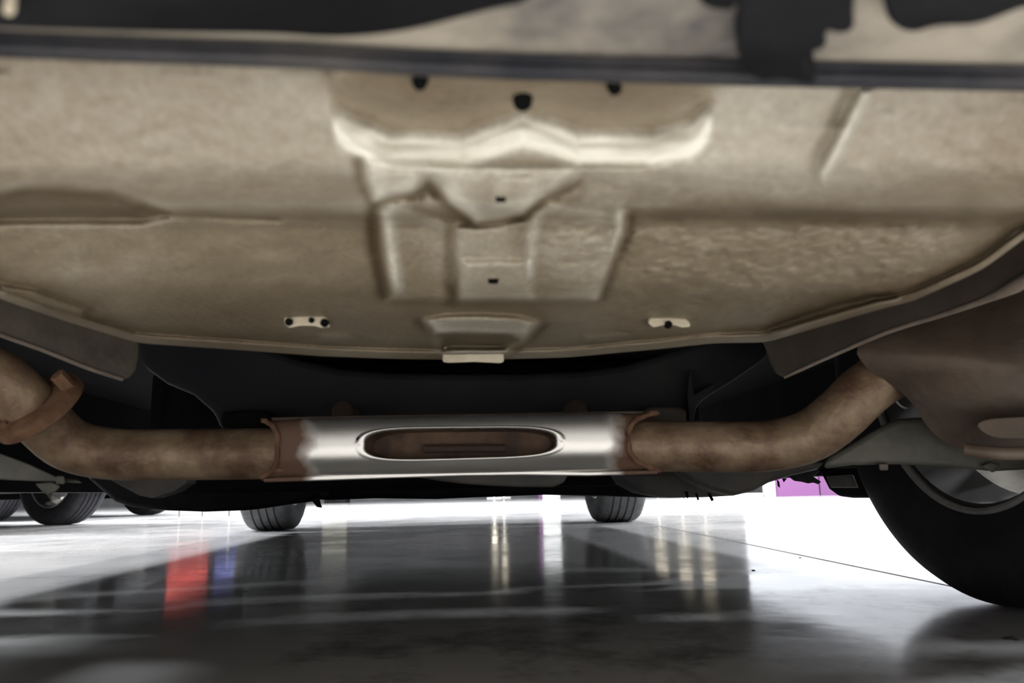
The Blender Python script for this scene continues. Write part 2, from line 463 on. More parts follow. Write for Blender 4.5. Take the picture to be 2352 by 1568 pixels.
def body_shell(parent, fr, m, L0=-0.88, L1=3.70, wb=2.79, hw=0.90, ra=0.365, sill=0.17, rear_open=True):
    """side panels with wheel arches, bonnet/boot deck and cabin as one body mesh; fr maps (u, v, z)"""
    V, Fc, dark = [], [], []
    def add(vs, fs):
        b = len(V); V.extend(vs); Fc.extend([tuple(b + i for i in f) for f in fs])
    low = [(L0 + .02, .42), (-ra - .06, .30)]
    def arch(v0):
        return [(v0 - ra, .20)] + [(v0 - ra * math.cos(t), .32 + ra * math.sin(t)) for t in np.linspace(0.05, PI - .05, 15)] + [(v0 + ra, .20)]
    low = [(L0, .36)] + arch(0) + [(0.45, sill), (wb - .42, sill)] + arch(wb) + [(L1 - .1, .20)]
    top = [(L1, .34), (L1 - .03, .68), (wb - .2, .92), (L0 + .05, .98), (L0 - .02, .6)]
    for s in (-1, 1):
        prof = low
        # lower skirt triangulated as quads up to a belt line
        n = len(prof)
        vs = []
        for (v, z) in prof:
            vs += [fr(s * hw, v, z), fr(s * hw, v, .95), fr(s * (hw - .07), v, z), fr(s * (hw - .07), v, .95)]
        fs = []
        for i in range(n - 1):
            a, b = 4 * i, 4 * (i + 1)
            fs += [(a, b, b + 1, a + 1), (a + 2, a + 3, b + 3, b + 2), (a, a + 2, b + 2, b), (a + 1, b + 1, b + 3, a + 3)]; dark.extend([0, 1, 1, 0])
        fs += [(0, 1, 3, 2), (4 * n - 4, 4 * n - 2, 4 * n - 1, 4 * n - 3)]; dark.extend([0, 0])
        add(vs, fs)
    # upper body: loft of cross sections along the car
    secs = [(L0, .30 if not rear_open else .55, .95, .80), (L0 + .06, .56, 1.02, .86), (-.25, .60, 1.06, .89), (.25, .60, 1.38, .62), (1.15, .60, 1.45, .60), (1.75, .60, 1.40, .60),
            (2.45, .60, 1.00, .80), (3.3, .60, .86, .82), (L1, .55, .66, .72)]
    vs = []
    for (v, z0, z1, wt) in secs:
        zb = min(.95, z1 - .02)
        for (u, z) in ((-hw + .01, z0), (-hw + .01, zb), (-wt, z1), (wt, z1), (hw - .01, zb), (hw - .01, z0)):
            vs.append(fr(u, v, z))
    n = len(secs)
    fs = [tuple(range(6)), tuple(range(6 * n - 1, 6 * n - 7, -1))]
    for i in range(n - 1):
        for j in range(6):
            k = (j + 1) % 6
            fs.append((6 * i + j, 6 * i + k, 6 * i + 6 + k, 6 * i + 6 + j))
    add(vs, fs)
    dark += [0] * (len(Fc) - len(dark))
    nb0 = len(Fc) - 6 * (len(secs) - 1)
    for i in range(len(secs) - 1): dark[nb0 + 6 * i + 5] = 1
    return mesh('body_shell', V, Fc, m, parent, smooth=False, fmats=dark, mats=['under_black'])

# ================================================================== THE HALL
JA, JB = onz(1478, 1200, 0), onz(2180, 1345, 0)           # saw-cut joint in the slab
jd = JB - JA; jd /= np.linalg.norm(jd); jn = np.array([-jd[1], jd[0], 0])
XL, XR, YB, YF, HC = -15.0, 16.0, -9.0, 20.0, 4.0
def clip(poly, p0, n, off):
    out = []
    for i in range(len(poly)):
        a, b = poly[i], poly[(i + 1) % len(poly)]
        da, db = np.dot(a - p0, n) - off, np.dot(b - p0, n) - off
        if da >= 0: out.append(a)
        if da * db < 0: out.append(a + (b - a) * da / (da - db))
    return out
hall = [np.array(q, float) for q in ((XL, YB, 0), (XR, YB, 0), (XR, YF, 0), (XL, YF, 0))]
V, Fc = [], []
for sgn in (1, -1):
    pl = clip(hall, JA, jn * sgn, 0.0045)
    n = len(pl); b = len(V)
    V += pl + [q - np.array([0, 0, .2]) for q in pl]
    Fc += [tuple(range(b, b + n)), tuple(range(b + 2 * n - 1, b + n - 1, -1))] + [(b + i, b + (i + 1) % n, b + n + (i + 1) % n, b + n + i) for i in range(n)]
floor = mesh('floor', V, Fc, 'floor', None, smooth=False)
floor['kind'] = 'structure'; floor['label'] = 'grey polished concrete floor with a saw-cut joint'
jl = [JA - jd * 14, JA + jd * 12]
mesh('floor_joint', [jl[0] - jn * .006 + [0, 0, -.006], jl[1] - jn * .006 + [0, 0, -.006], jl[1] + jn * .006 + [0, 0, -.006], jl[0] + jn * .006 + [0, 0, -.006],
                     jl[0] - jn * .006 + [0, 0, -.03], jl[1] - jn * .006 + [0, 0, -.03], jl[1] + jn * .006 + [0, 0, -.03], jl[0] + jn * .006 + [0, 0, -.03]],
     [(0, 1, 2, 3), (7, 6, 5, 4), (0, 4, 5, 1), (1, 5, 6, 2), (2, 6, 7, 3), (3, 7, 4, 0)], 'grit', floor, smooth=False, label='dark filler in the floor joint')
def wall(name, lo, hi):
    o = box(name, lo, hi, 'wall_dark' if name == 'wall_front' else 'wall'); o['kind'] = 'structure'; return o
wall('wall_front', (XL, YF, 0), (XR, YF + .2, HC))
wall('wall_rear', (XL, YB - .2, 0), (XR, YB, HC))
wall('wall_left', (XL - .2, YB, 0), (XL, YF, HC))
wall('wall_right', (XR, YB, 0), (XR + .2, YF, HC))
o = box('ceiling', (XL, YB, HC), (XR, YF, HC + .2), 'ceil'); o['kind'] = 'structure'

# purple partition at the right, two panels, a pale post and a kerb at its foot
PD = 11.6
pw = empty('purple_partition', (5.0, PD, 0))
tag(pw, 'pale wall partition with a purple skirting, beyond the rear tyre at right', 'partition')
xs = [onz(1763, 1143, 0)[0] * PD / onz(1763, 1143, 0)[1], 0, 0]
def xat(px): return (px - 1176) / F_PX * PD
x0, x1, x2 = xat(1763), xat(1862), xat(2240)
box('panel', (x0, PD, .0), (x1 - .008, PD + .06, .42), 'purple', pw, bev=.004)
box('panel', (x1 + .008, PD, .0), (x2, PD + .06, .42), 'purple2', pw, bev=.004)
box('post', (xat(1736), PD - .02, 0), (x0 - .01, PD + .06, .42), 'pale_grey', pw, bev=.004, label='pale grey end post')
box('upper_panel', (xat(1690), PD + .01, .424), (x2, PD + .05, 3.0), 'pale_grey', pw, bev=.004, label='pale upper panel')
box('plinth', (xat(1560), PD - .05, 0), (xat(1730), PD + .05, .055), 'white', pw, bev=.004)

# things seen only as soft reflections in the floor: lamps, a white door post, a red board
def standing(name, label, cat, x, y, pieces, group=None):
    r = empty(name, (x, y, 0)); tag(r, label, cat, group)
    for (nm, lo, hi, m, bv) in pieces:
        box(nm, (x + lo[0], y + lo[1], lo[2]), (x + hi[0], y + hi[1], hi[2]), m, r, bev=bv)
    return r
def refl(px, py, D):        # position of a thing at distance D whose mirror image shows at that pixel of the floor
    q = onz(px, py, 0); dirv = q - CAM
    return (q + np.array([dirv[0], dirv[1], -dirv[2]]) * (D - q[1]) / dirv[1])
for i, (px, py) in enumerate(((1160, 1285), (1137, 1250), (1520, 1292), (1575, 1297), (1628, 1304))):
    DL = 17.2 if i == 1 else 18.0
    p = refl(px, py, DL)
    lb = ['pole lamp ahead of the car whose glow makes the longest streak on the floor', 'small pole lamp just left of the brightest reflected lamp', 'leftmost of three yellow pole lamps reflected at the right',
          'middle one of three yellow pole lamps reflected at the right', 'rightmost of three yellow pole lamps reflected at the right'][i]
    hw_ = .06 if i < 2 else .13
    standing('pole_lamp', lb, 'lamp', p[0], DL, [('base', (-.16, -.12, 0), (.16, .12, .04), 'white', .01), ('pole', (-.02, -.02, .04), (.02, .02, p[2] - .1), 'white', .004),
             ('lamp_head', (-hw_, -.05, p[2] - .1), (hw_, .05, p[2] + .1), 'lamp_glow', .02)], 'pole lamps reflected in the floor')
a, b = refl(1250, 1292, 16.5), refl(1292, 1292, 16.5)
standing('door_post', 'tall white door pillar with pink edges reflected in the floor ahead', 'pillar', (a[0] + b[0]) / 2, 16.5,
         [('pillar', (-(b[0] - a[0]) / 2, 0, 0), ((b[0] - a[0]) / 2, .3, 2.4), 'white', .02), ('side_trim', (-(b[0] - a[0]) / 2 - .08, .05, 0), (-(b[0] - a[0]) / 2, .25, 2.4), 'purple', .0)])
a, b = refl(738, 1275, 16.0), refl(795, 1275, 16.0)
standing('cabinet', 'pale metal locker reflected in the floor right of the left front tyre', 'cabinet', (a[0] + b[0]) / 2, 16.0,
         [('body', (-(b[0] - a[0]) / 2, 0, .08), ((b[0] - a[0]) / 2, .4, a[2]), 'arm', .01), ('plinth', (-(b[0] - a[0]) / 2 + .02, .03, 0), ((b[0] - a[0]) / 2 - .02, .37, .08), 'black_plastic', .0)])
a, b = refl(382, 1380, 6.5), refl(476, 1292, 6.5)
standing('sign_board', 'red sign board whose reflection glows on the dark floor at left', 'sign', (a[0] + b[0]) / 2, 6.5,
         [('board', (-abs(b[0] - a[0]) / 2, -.02, min(a[2], b[2])), (abs(b[0] - a[0]) / 2, .02, max(a[2], b[2])), 'red', .01),
          ('leg', (-.10, -.006, 0), (-.092, .006, min(a[2], b[2])), 'arm', .0), ('leg', (.092, -.006, 0), (.10, .006, min(a[2], b[2])), 'arm', .0)])
a, b = refl(500, 1328, 6.6), refl(540, 1296, 6.6)
standing('crate', 'small blue crate on a stand beside the red sign board', 'crate', (a[0] + b[0]) / 2, 6.6,
         [('crate_box', (-abs(b[0] - a[0]) / 2, -.1, min(a[2], b[2])), (abs(b[0] - a[0]) / 2, .1, max(a[2], b[2])), 'blue', .01),
          ('stand', (-.006, -.006, 0), (.006, .006, min(a[2], b[2])), 'arm', .0)])

# ================================================================== THE CAR
car = empty('car', CO.tolist(), YAW)
tag(car, 'cream car seen from beneath its rear bumper, with a twin outlet exhaust', 'car')
body_shell(car, carp, 'paint')

# ---- spare wheel well panel: pressed sheet with its lower rim traced and relief pressed in
ZP = 0.272
OUT = np.array([(-520, 430), (-200, 590), (0, 686), (150, 737), (320, 788), (540, 803), (740, 818), (900, 824), (1085, 827), (1300, 821), (1500, 803), (1640, 788),
                (1760, 786), (1850, 760), (2000, 716), (2100, 690), (2250, 622), (2352, 546), (2500, 448), (2800, 250)], float)
na, nb_ = 520, 330
A = np.linspace(-500, 2780, na)
Bo = np.interp(A, OUT[:, 0], OUT[:, 1])
ker = np.hanning(15); ker /= ker.sum()
Bo = np.convolve(np.pad(Bo, 7, 'edge'), ker, 'valid')
S = np.linspace(0, 1, nb_)
PX = np.repeat(A[None, :], nb_, 0)
PY = 60 + (Bo[None, :] - 60) * S[:, None]
def sd_poly(X, Y, poly):
    """signed distance, positive inside"""
    p = np.array(poly, float); n = len(p)
    dmin = np.full(X.shape, 1e9); ins = np.zeros(X.shape, bool)
    for i in range(n):
        a, b = p[i], p[(i + 1) % n]
        e = b - a; l2 = e @ e
        t = np.clip(((X - a[0]) * e[0] + (Y - a[1]) * e[1]) / l2, 0, 1)
        dmin = np.minimum(dmin, np.hypot(X - a[0] - t * e[0], Y - a[1] - t * e[1]))
        c = ((a[1] > Y) != (b[1] > Y)) & (X < (b[0] - a[0]) * (Y - a[1]) / (b[1] - a[1] + 1e-12) + a[0])
        ins ^= c
    return np.where(ins, dmin, -dmin)
def ss(x, a, b):
    t = np.clip((x - a) / (b - a), 0, 1)
    return t * t * (3 - 2 * t)
def plateau(poly, wdt):
    return ss(sd_poly(PX, PY, poly), -wdt / 2, wdt / 2)
rng = np.random.RandomState(3)
def vnoise(X, Y, sx, sy, seed):
    r = np.random.RandomState(seed); g = r.rand(256, 256)
    x, y = X / sx, Y / sy
    xi, yi = np.floor(x).astype(int), np.floor(y).astype(int)
    fx, fy = x - xi, y - yi
    fx = fx * fx * (3 - 2 * fx); fy = fy * fy * (3 - 2 * fy)
    G = lambda i, j: g[i % 256, j % 256]
    return (G(xi, yi) * (1 - fx) + G(xi + 1, yi) * fx) * (1 - fy) + (G(xi, yi + 1) * (1 - fx) + G(xi + 1, yi + 1) * fx) * fy - .5
# long profile of the pressing from the rear edge (top) forwards (bottom), z offset in metres
_py = np.arange(-60, 960.0)
_pf = np.interp(_py, [40, 150, 385, 440, 470, 500, 522, 650, 720, 790, 850], [.032, .022, .0, .0015, .003, .016, .0165, .002, .0015, .003, .001])
def _sm(v, n):
    k = np.hanning(n); k /= k.sum()
    return np.convolve(np.pad(v, n // 2, 'edge'), k, 'valid')
_w = np.interp(_py, [300, 340, 420, 450, 540, 580], [0, 1, 1, .15, .15, 1])
_pf = _sm(_pf, 81) * _w + _sm(_pf, 15) * (1 - _w)
DZ = np.interp(PY, _py, _pf)
# where the side step turns into the round recess at left
rec = plateau([(-300, 470), (0, 447), (60, 432), (140, 428), (260, 442), (330, 468), (390, 492), (330, 510), (-300, 510)], 30)
DZ += 0.007 * rec
# rear crossmember: recessed face, rolled lip below it
face = plateau([(763, 60), (763, 300), (820, 345), (900, 376), (1500, 378), (1575, 350), (1634, 290), (1642, 60)], 26)
LC = np.interp(PX, [763, 830, 900, 1060, 1120, 1200, 1280, 1330, 1500, 1590, 1632], [278, 312, 338, 342, 318, 292, 312, 334, 334, 308, 272])
DF = np.interp(PY - LC, [-220, -120, -42, 30, 60], [.0105, .0115, .0160, .0045, .0030])
DZ = DZ * (1 - face) + DF * face
lip = plateau([(760, 262), (880, 335), (1060, 340), (1200, 285), (1320, 335), (1500, 335), (1632, 265), (1618, 300), (1560, 352), (1480, 376), (1180, 374), (1000, 370), (900, 376), (835, 372), (775, 310)], 20)
DZ -= 0.0006 * lip
PADK = np.interp(PY, [365, 505], [.002, 1.0])
# pads below the lip
DZ -= 0.009 * PADK * plateau([(828, 365), (835, 420), (858, 466), (905, 452), (955, 446), (985, 425), (1000, 365)], 18)
DZ -= 0.011 * PADK * plateau([(985, 365), (990, 420), (1030, 465), (1092, 512), (1150, 508), (1205, 492), (1240, 460), (1320, 418), (1345, 365)], 18)
DZ -= 0.002 * plateau([(1130, 420), (1150, 405), (1225, 405), (1245, 450), (1195, 478), (1130, 478)], 22)
# raised centre panel
DZ -= 0.0045 * plateau([(862, 486), (905, 470), (1060, 520), (1200, 505), (1260, 470), (1330, 478), (1432, 492), (1428, 530), (1400, 600), (1366, 690), (893, 690), (868, 580)], 20)
DZ += 0.002 * plateau([(905, 500), (1035, 530), (1035, 665), (930, 668)], 34)
DZ -= 0.0025 * plateau([(1060, 600), (1215, 600), (1225, 690), (1050, 690)], 24)
# ridge at the right edge of the panel
DZ -= 0.0035 * plateau([(1416, 480), (1440, 480), (1436, 525), (1408, 600), (1375, 690), (1364, 690), (1396, 600), (1414, 530)], 10)
DZ -= 0.003 * plateau([(1205, 545), (1225, 480), (1246, 480), (1232, 560), (1222, 640), (1212, 640)], 12)
# crease across the right rear
DZ -= 0.003 * plateau([(1975, 205), (2010, 205), (1935, 345), (1890, 420), (1880, 400)], 26)
DZ += 0.001 * plateau([(1940, 205), (1975, 205), (1900, 345), (1865, 400), (1855, 390)], 26)
# lip pressing at the front edge
DZ -= 0.006 * plateau([(968, 735), (1020, 726), (1100, 724), (1190, 728), (1242, 742), (1205, 790), (1160, 812), (1020, 812), (1000, 790)], 22)
DZ += 0.007 * plateau([(1010, 768), (1080, 763), (1165, 768), (1190, 780), (1160, 800), (1020, 800)], 16)
# long low swages near the front edge
DZ -= 0.0025 * plateau([(735, 768), (800, 764), (822, 774), (790, 784), (740, 780)], 16)
DZ -= 0.0025 * plateau([(1340, 770), (1400, 764), (1440, 770), (1400, 782), (1345, 782)], 16)
DZ -= 0.005 * plateau([(1770, 760), (1900, 716), (2010, 690), (2060, 690), (1950, 722), (1800, 770)], 20)
DZ -= 0.004 * plateau([(0, 655), (80, 668), (200, 712), (190, 722), (60, 690), (0, 672)], 18)
def crease(line, wdt, depth):
    global DZ
    p = np.array(line, float); d = np.full(PX.shape, 1e9)
    for a, b in zip(p[:-1], p[1:]):
        e = b - a; t = np.clip(((PX - a[0]) * e[0] + (PY - a[1]) * e[1]) / (e @ e), 0, 1)
        d = np.minimum(d, np.hypot(PX - a[0] - t * e[0], PY - a[1] - t * e[1]))
    DZ += depth * np.exp(-(d / wdt) ** 2)
# dark folds
crease([(826, 372), (838, 420), (860, 466), (905, 452), (955, 448), (985, 425), (1030, 466), (1092, 512), (1150, 506), (1205, 492), (1240, 460), (1320, 422)], 12, .0035)
crease([(960, 452), (985, 432), (1000, 440)], 24, .005)
crease([(858, 478), (862, 560), (872, 610), (888, 676)], 13, .004)
crease([(1380, 690), (1408, 610), (1440, 545), (1448, 500)], 7, .002)
crease([(330, 474), (385, 492), (480, 492), (520, 500), (640, 503)], 9, .003)
crease([(1460, 480), (1500, 496), (1700, 502), (2050, 490), (2200, 500)], 34, .003)
crease([(1000, 374), (1180, 378), (1480, 378)], 8, .0012)
crease([(965, 738), (1000, 775), (1020, 800)], 9, .004); crease([(1245, 745), (1210, 782), (1175, 806)], 7, .004)
crease([(1036, 520), (1036, 600), (1046, 692)], 12, .003)
# front rim flange
rimd = Bo[None, :] - PY
DZ -= 0.004 * ss(-rimd, -26, -14)
# stone-guard coating: coarse wrinkles on the right, fine elsewhere
wr = plateau([(1180, 430), (1430, 430), (1560, 400), (2050, 420), (2200, 520), (2150, 660), (1800, 760), (1380, 780), (1300, 700), (1230, 560)], 160)
DZ += wr * (0.0007 * vnoise(PX, PY, 20, 12, 1) + 0.0009 * vnoise(PX + PY * .5, PY, 14, 9, 2))
ed = plateau([(1230, 440), (1330, 425), (1440, 455), (1450, 520), (1390, 520), (1330, 500), (1240, 510)], 50)
DZ += ed * 0.002 * vnoise(PX, PY + PX * .8, 24, 24, 5)
DZ += 0.0010 * vnoise(PX, PY, 60, 30, 3) + 0.003 * vnoise(PX, PY, 420, 190, 4)
ksm = np.array([.25, .5, .25])
DZ = np.apply_along_axis(lambda c: np.convolve(np.pad(c, 1, 'edge'), ksm, 'valid'), 0, DZ)
DZ = np.apply_along_axis(lambda c: np.convolve(np.pad(c, 1, 'edge'), ksm, 'valid'), 1, DZ)
def onz_arr(X, Y, Z):
    v = _f[None, None, :] * F_PX + _r * (X - W_PX / 2)[..., None] + _u * (H_PX / 2 - Y)[..., None]
    return CAM + v * ((Z - CAM[2]) / v[..., 2])[..., None]
G = onz_arr(PX, PY, ZP + DZ)
cen = np.array([-.02, .5, ZP])
rows = [G[i] for i in range(nb_)]
edge = rows[-1]
outw = edge - cen; outw[:, 2] = 0; outw /= np.linalg.norm(outw, axis=1)[:, None]
for (dx, dz) in ((.002, .001), (.003, .004), (.002, .012), (-.004, .05), (-.006, .16)):
    rows.append(edge + outw * dx + np.array([0, 0, dz]))
allv = np.vstack(rows)
# dusty film, darker towards the sides; recess shade and lip highlight painted in
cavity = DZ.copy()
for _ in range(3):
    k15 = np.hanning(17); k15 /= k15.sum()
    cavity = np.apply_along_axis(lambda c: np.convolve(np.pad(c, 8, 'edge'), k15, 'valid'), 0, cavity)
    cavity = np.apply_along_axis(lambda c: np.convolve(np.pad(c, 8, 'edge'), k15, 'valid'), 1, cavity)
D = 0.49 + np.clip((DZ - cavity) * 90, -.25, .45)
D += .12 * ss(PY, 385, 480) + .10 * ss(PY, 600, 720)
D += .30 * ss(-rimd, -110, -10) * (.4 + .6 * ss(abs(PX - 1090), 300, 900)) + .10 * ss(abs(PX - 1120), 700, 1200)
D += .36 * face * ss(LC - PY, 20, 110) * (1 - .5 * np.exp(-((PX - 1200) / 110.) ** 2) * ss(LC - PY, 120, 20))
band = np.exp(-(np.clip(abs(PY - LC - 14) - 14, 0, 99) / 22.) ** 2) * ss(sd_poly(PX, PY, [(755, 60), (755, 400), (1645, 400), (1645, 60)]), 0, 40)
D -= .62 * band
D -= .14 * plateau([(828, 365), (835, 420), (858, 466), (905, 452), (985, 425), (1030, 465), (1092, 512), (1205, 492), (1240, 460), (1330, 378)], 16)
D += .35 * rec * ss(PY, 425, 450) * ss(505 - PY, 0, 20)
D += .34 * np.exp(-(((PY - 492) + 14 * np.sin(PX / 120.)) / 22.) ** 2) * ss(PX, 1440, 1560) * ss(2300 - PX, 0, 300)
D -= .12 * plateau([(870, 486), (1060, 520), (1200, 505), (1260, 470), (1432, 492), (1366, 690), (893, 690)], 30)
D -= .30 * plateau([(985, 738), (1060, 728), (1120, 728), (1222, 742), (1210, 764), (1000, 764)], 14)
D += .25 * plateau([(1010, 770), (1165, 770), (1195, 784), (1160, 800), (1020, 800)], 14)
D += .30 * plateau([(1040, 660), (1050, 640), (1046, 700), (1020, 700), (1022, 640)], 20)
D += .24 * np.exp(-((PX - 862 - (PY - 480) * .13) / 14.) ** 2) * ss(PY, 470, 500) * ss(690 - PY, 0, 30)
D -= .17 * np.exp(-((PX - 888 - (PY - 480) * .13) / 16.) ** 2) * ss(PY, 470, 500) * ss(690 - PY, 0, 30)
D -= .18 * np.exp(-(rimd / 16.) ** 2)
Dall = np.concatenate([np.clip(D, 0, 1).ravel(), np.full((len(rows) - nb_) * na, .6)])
well = mesh('spare_wheel_well', allv, grid_faces(len(rows), na), 'panel', car, label='cream painted pressed floor with stone-guard texture, dusty, shade and lip highlight painted in')
da = well.data.attributes.new('dust_shade', 'FLOAT', 'POINT'); da.data.foreach_set('value', Dall.astype(np.float32))
def zw(px, py):              # a point on the pressed sheet
    j = int(np.argmin(abs(A - px))); i = int(np.argmin(abs(PY[:, j] - py)))
    return G[i, j]
def plug(px, py, rx, m='rubber_black', name='rubber_plug', lab=None):
    c = zw(px, py); d = np.linalg.norm(c - CAM)
    r = rx / F_PX * c[1]
    lathe(name, [(.002, .0004), (.002, r * .7), (.0012, r * .96), (-.002, r), (-.006, r)], c + np.array([0, -.0025, -.0025]), (0, -.7, -.71), m, well, seg=32, label=lab)
plug(1200, 224, 25, lab='round black hole plug')
plug(965, 180, 20); plug(1411, 194, 18)
def slot(px, py, hx, hy, name='slot_hole'):
    n = 20; vs = []
    for k in range(n):
        t = 2 * PI * k / n
        q = zw(px + hx * math.copysign(abs(math.cos(t)) ** .5, math.cos(t)), py + hy * math.copysign(abs(math.sin(t)) ** .6, math.sin(t)))
        q = at(px + hx * math.copysign(abs(math.cos(t)) ** .5, math.cos(t)), py + hy * math.copysign(abs(math.sin(t)) ** .6, math.sin(t)), zw(px, py)[1] - .004)
        vs.append(q)
    vs += [q + np.array([0, .004, .02]) for q in vs]
    mesh(name, vs, [tuple(range(n)), tuple(range(2 * n - 1, n - 1, -1))] + [(i, (i + 1) % n, n + (i + 1) % n, n + i) for i in range(n)], 'rubber_black', well, smooth=False, label='black slot in the panel')
slot(1133, 647, 12, 5)
slot(1150, 462, 12, 3)
# pale welded brackets with dark bolt holes
def pale_bracket(x0, y0, x1, y1, holes):
    d = zw((x0 + x1) / 2, (y0 + y1) / 2)[1] - .014
    out = [(x0 + 6, y0 + 4), (x0 + 20, y0), (x1 - 10, y0 + 3), (x1, y0 + 12), (x1 + 2, y1 - 2), (x1 - 18, y1), (x1 - 34, y1 - 5), (x0 + 40, y1 - 5), (x0 + 16, y1), (x0 + 4, y1 - 10)]
    b = slab('welded_bracket', out, d, d + .03, 'cream', well, bev=.0015, label='pale welded bracket with bolt holes')
    for (hx, hy, r) in holes:
        c = at(hx, hy, d - .0015)
        lathe('bolt_hole', [(0, .0003), (0, r), (-.004, r)], c, (0, -1, -.1), 'rubber_black', b, seg=16)
pale_bracket(648, 722, 756, 753, ((663, 739, .0028), (745, 741, .003), (715, 735, .002)))
pale_bracket(1484, 727, 1584, 752, ((1536, 745, .0028),))
# tab at the front rim
d = zw(1086, 815)[1] - .004
tab = slab('rim_tab', [(1018, 796), (1060, 793), (1120, 793), (1156, 798), (1157, 812), (1158, 830), (1150, 834), (1090, 831), (1030, 833), (1016, 831)], d, d + .05, 'cream', well, bev=.002, label='pale folded tab at the front rim')
slab('tab_hole', [(1066, 794), (1085, 791), (1108, 794), (1098, 798), (1076, 798)], d - .001, d + .01, 'rust_dark', tab, bev=0)

# ---- rear bumper: skin, lip and dark bits, very close to the lens
ZB = 0.262
LX = np.array([-700, 0, 350, 700, 950, 1176, 1700, 2352, 3000], float)
LY = np.array([86, 124, 138, 150, 166, 176, 190, 203, 222], float)
ax_ = np.linspace(-650, 2950, 180)
ly = np.interp(ax_, LX, LY)
def brow(off, dz):
    r = np.array([onz(x, y + off, ZB + dz) for x, y in zip(ax_, ly)])
    left = [r[0] - CU * q + CV * f for q, f in ((.50, .16), (.36, .07), (.18, .015))]         # the bumper runs on to the car's corners
    right = [r[-1] + CU * q + CV * f for q, f in ((.18, .015), (.36, .07), (.50, .16))]
    return np.vstack([left, r, right])
rows = [brow(o_, z_) for (o_, z_) in ((-46, .0125), (-48, .0075), (-70, .006), (-130, .004), (-200, .004), (-300, .006), (-420, .012))]
last = rows[-1]
for (dy, dz) in ((-.02, .03), (-.03, .12), (-.03, .3), (.02, .5)):
    rows.append(last + np.array([0, dy, dz]))
bumper = mesh('rear_bumper', np.vstack(rows), grid_faces(len(rows), len(ax_) + 6), 'bumper', car, label='black plastic rear bumper with a dusty underside')
lipr = [brow(o_, z_) for (o_, z_) in ((0, .018), (0, .006), (-3, .0025), (-9, .0005), (-17, 0), (-25, .0015), (-30, .004), (-34, .0042), (-40, .0025), (-47, .0045), (-50, .008))]
lipo = mesh('bumper_lip', np.vstack(lipr), grid_faces(len(lipr), len(ax_) + 6), 'lip', bumper, label='scuffed dark turned-in lip')
so = lipo.modifiers.new('thickness', 'SOLIDIFY'); so.thickness = .002; so.offset = 0
so = bumper.modifiers.new('thickness', 'SOLIDIFY'); so.thickness = .003; so.offset = 0
# dark smooth insert at left and hanging clips at right
def under_bumper(name, out, z, m='black_plastic', sm=2, th=.012, label=None):
    pts = rounded([np.array([*q, 0.]) for q in out], n=sm) if sm else [np.array([*q, 0.]) for q in out]
    lowp = [onz(q[0], q[1], z) for q in pts]; n = len(lowp)
    vs = lowp + [q + np.array([0, 0, th]) for q in lowp]
    o = mesh(name, vs, [tuple(range(n)), tuple(range(2 * n - 1, n - 1, -1))] + [(i, (i + 1) % n, n + (i + 1) % n, n + i) for i in range(n)], m, bumper, smooth=False, label=label)
    bevel(o, .0012)
    return o
under_bumper('bumper_insert', [(-500, -150), (1280, -150), (1240, 5), (1120, 28), (1010, 58), (900, 82), (760, 92), (640, 82), (400, 80), (100, 72), (-500, 50)], ZB - .002, label='smooth black insert')
under_bumper('bumper_clip', [(1690, -100), (1700, 60), (1688, 110), (1705, 150), (1740, 190), (1790, 182), (1862, 196), (1880, 186), (1842, 150), (1865, 120), (1900, 110), (1895, 70), (1930, 80), (1965, 70), (1960, 20), (1975, -100)], ZB - .004, sm=1, th=.02, label='ragged black clip')
under_bumper('bumper_clip', [(2020, -100), (2030, 40), (2060, 70), (2100, 80), (2150, 62), (2240, 62), (2300, 40), (2352, 20), (2500, 0), (2500, -100)], ZB - .003, sm=2, th=.016)
under_bumper('bumper_clip', [(1590, -100), (1600, 10), (1640, 28), (1700, 30), (1700, -100)], ZB - .003, sm=1)
under_bumper('screw_head', [(12, 15), (30, 15), (38, 26), (28, 38), (12, 36), (4, 26)], ZB - .006, m='cream', sm=2, th=.006)

# ---- dark structure behind the well
fp = mesh('floor_pan', [carp(u, v, z) for u in (-.83, .83) for v in (.10, 3.3) for z in (.40, .46)], [(0, 1, 3, 2), (4, 6, 7, 5), (0, 4, 5, 1), (2, 3, 7, 6), (0, 2, 6, 4), (1, 5, 7, 3)], 'under_black', car, smooth=False)
box('fuel_tank', (-.52, .50, .158), (.52, 1.05, .40), 'under_black', car, frame=carp, bev=.03)
beam_o = [(300, 740), (470, 740), (600, 792), (680, 822), (780, 845), (900, 854), (1050, 856), (1200, 856), (1340, 850), (1440, 836), (1540, 806), (1640, 770), (1775, 745),
          (1768, 818), (1690, 872), (1640, 902), (1605, 928), (1592, 985), (500, 985), (492, 950), (440, 905), (380, 880), (322, 838)]
beam = slab('rear_axle_beam', beam_o, 1.00, 0, 'beam', car, straight=.09, bev=.014, label='wide dark grey axle crossbeam')
slab('rubber_mount', [(512, 946), (560, 942), (622, 946), (630, 958), (622, 985), (512, 985), (506, 965)], .93, .99, 'under_black', beam, bev=.004)
slab('rubber_mount', [(1478, 938), (1500, 933), (1560, 934), (1576, 942), (1576, 975), (1480, 975)], .92, .98, 'brown_plate', beam, bev=.004)
slab('gusset', [(1582, 850), (1590, 850), (1594, 905), (1640, 880), (1642, 888), (1600, 925), (1594, 965), (1582, 968), (1578, 905)], .97, 1.0, 'beam', beam, bev=.003)
for (bx, by) in ((789, 940), (1323, 936)):
    c = at(bx, by + 6, .93)
    lathe('bolt_head', [(.012, .001), (.0115, .008), (.008, .0125), (0, .014), (-.03, .014)], c, (0, -1, 0), 'rust_bolt', beam, seg=24)

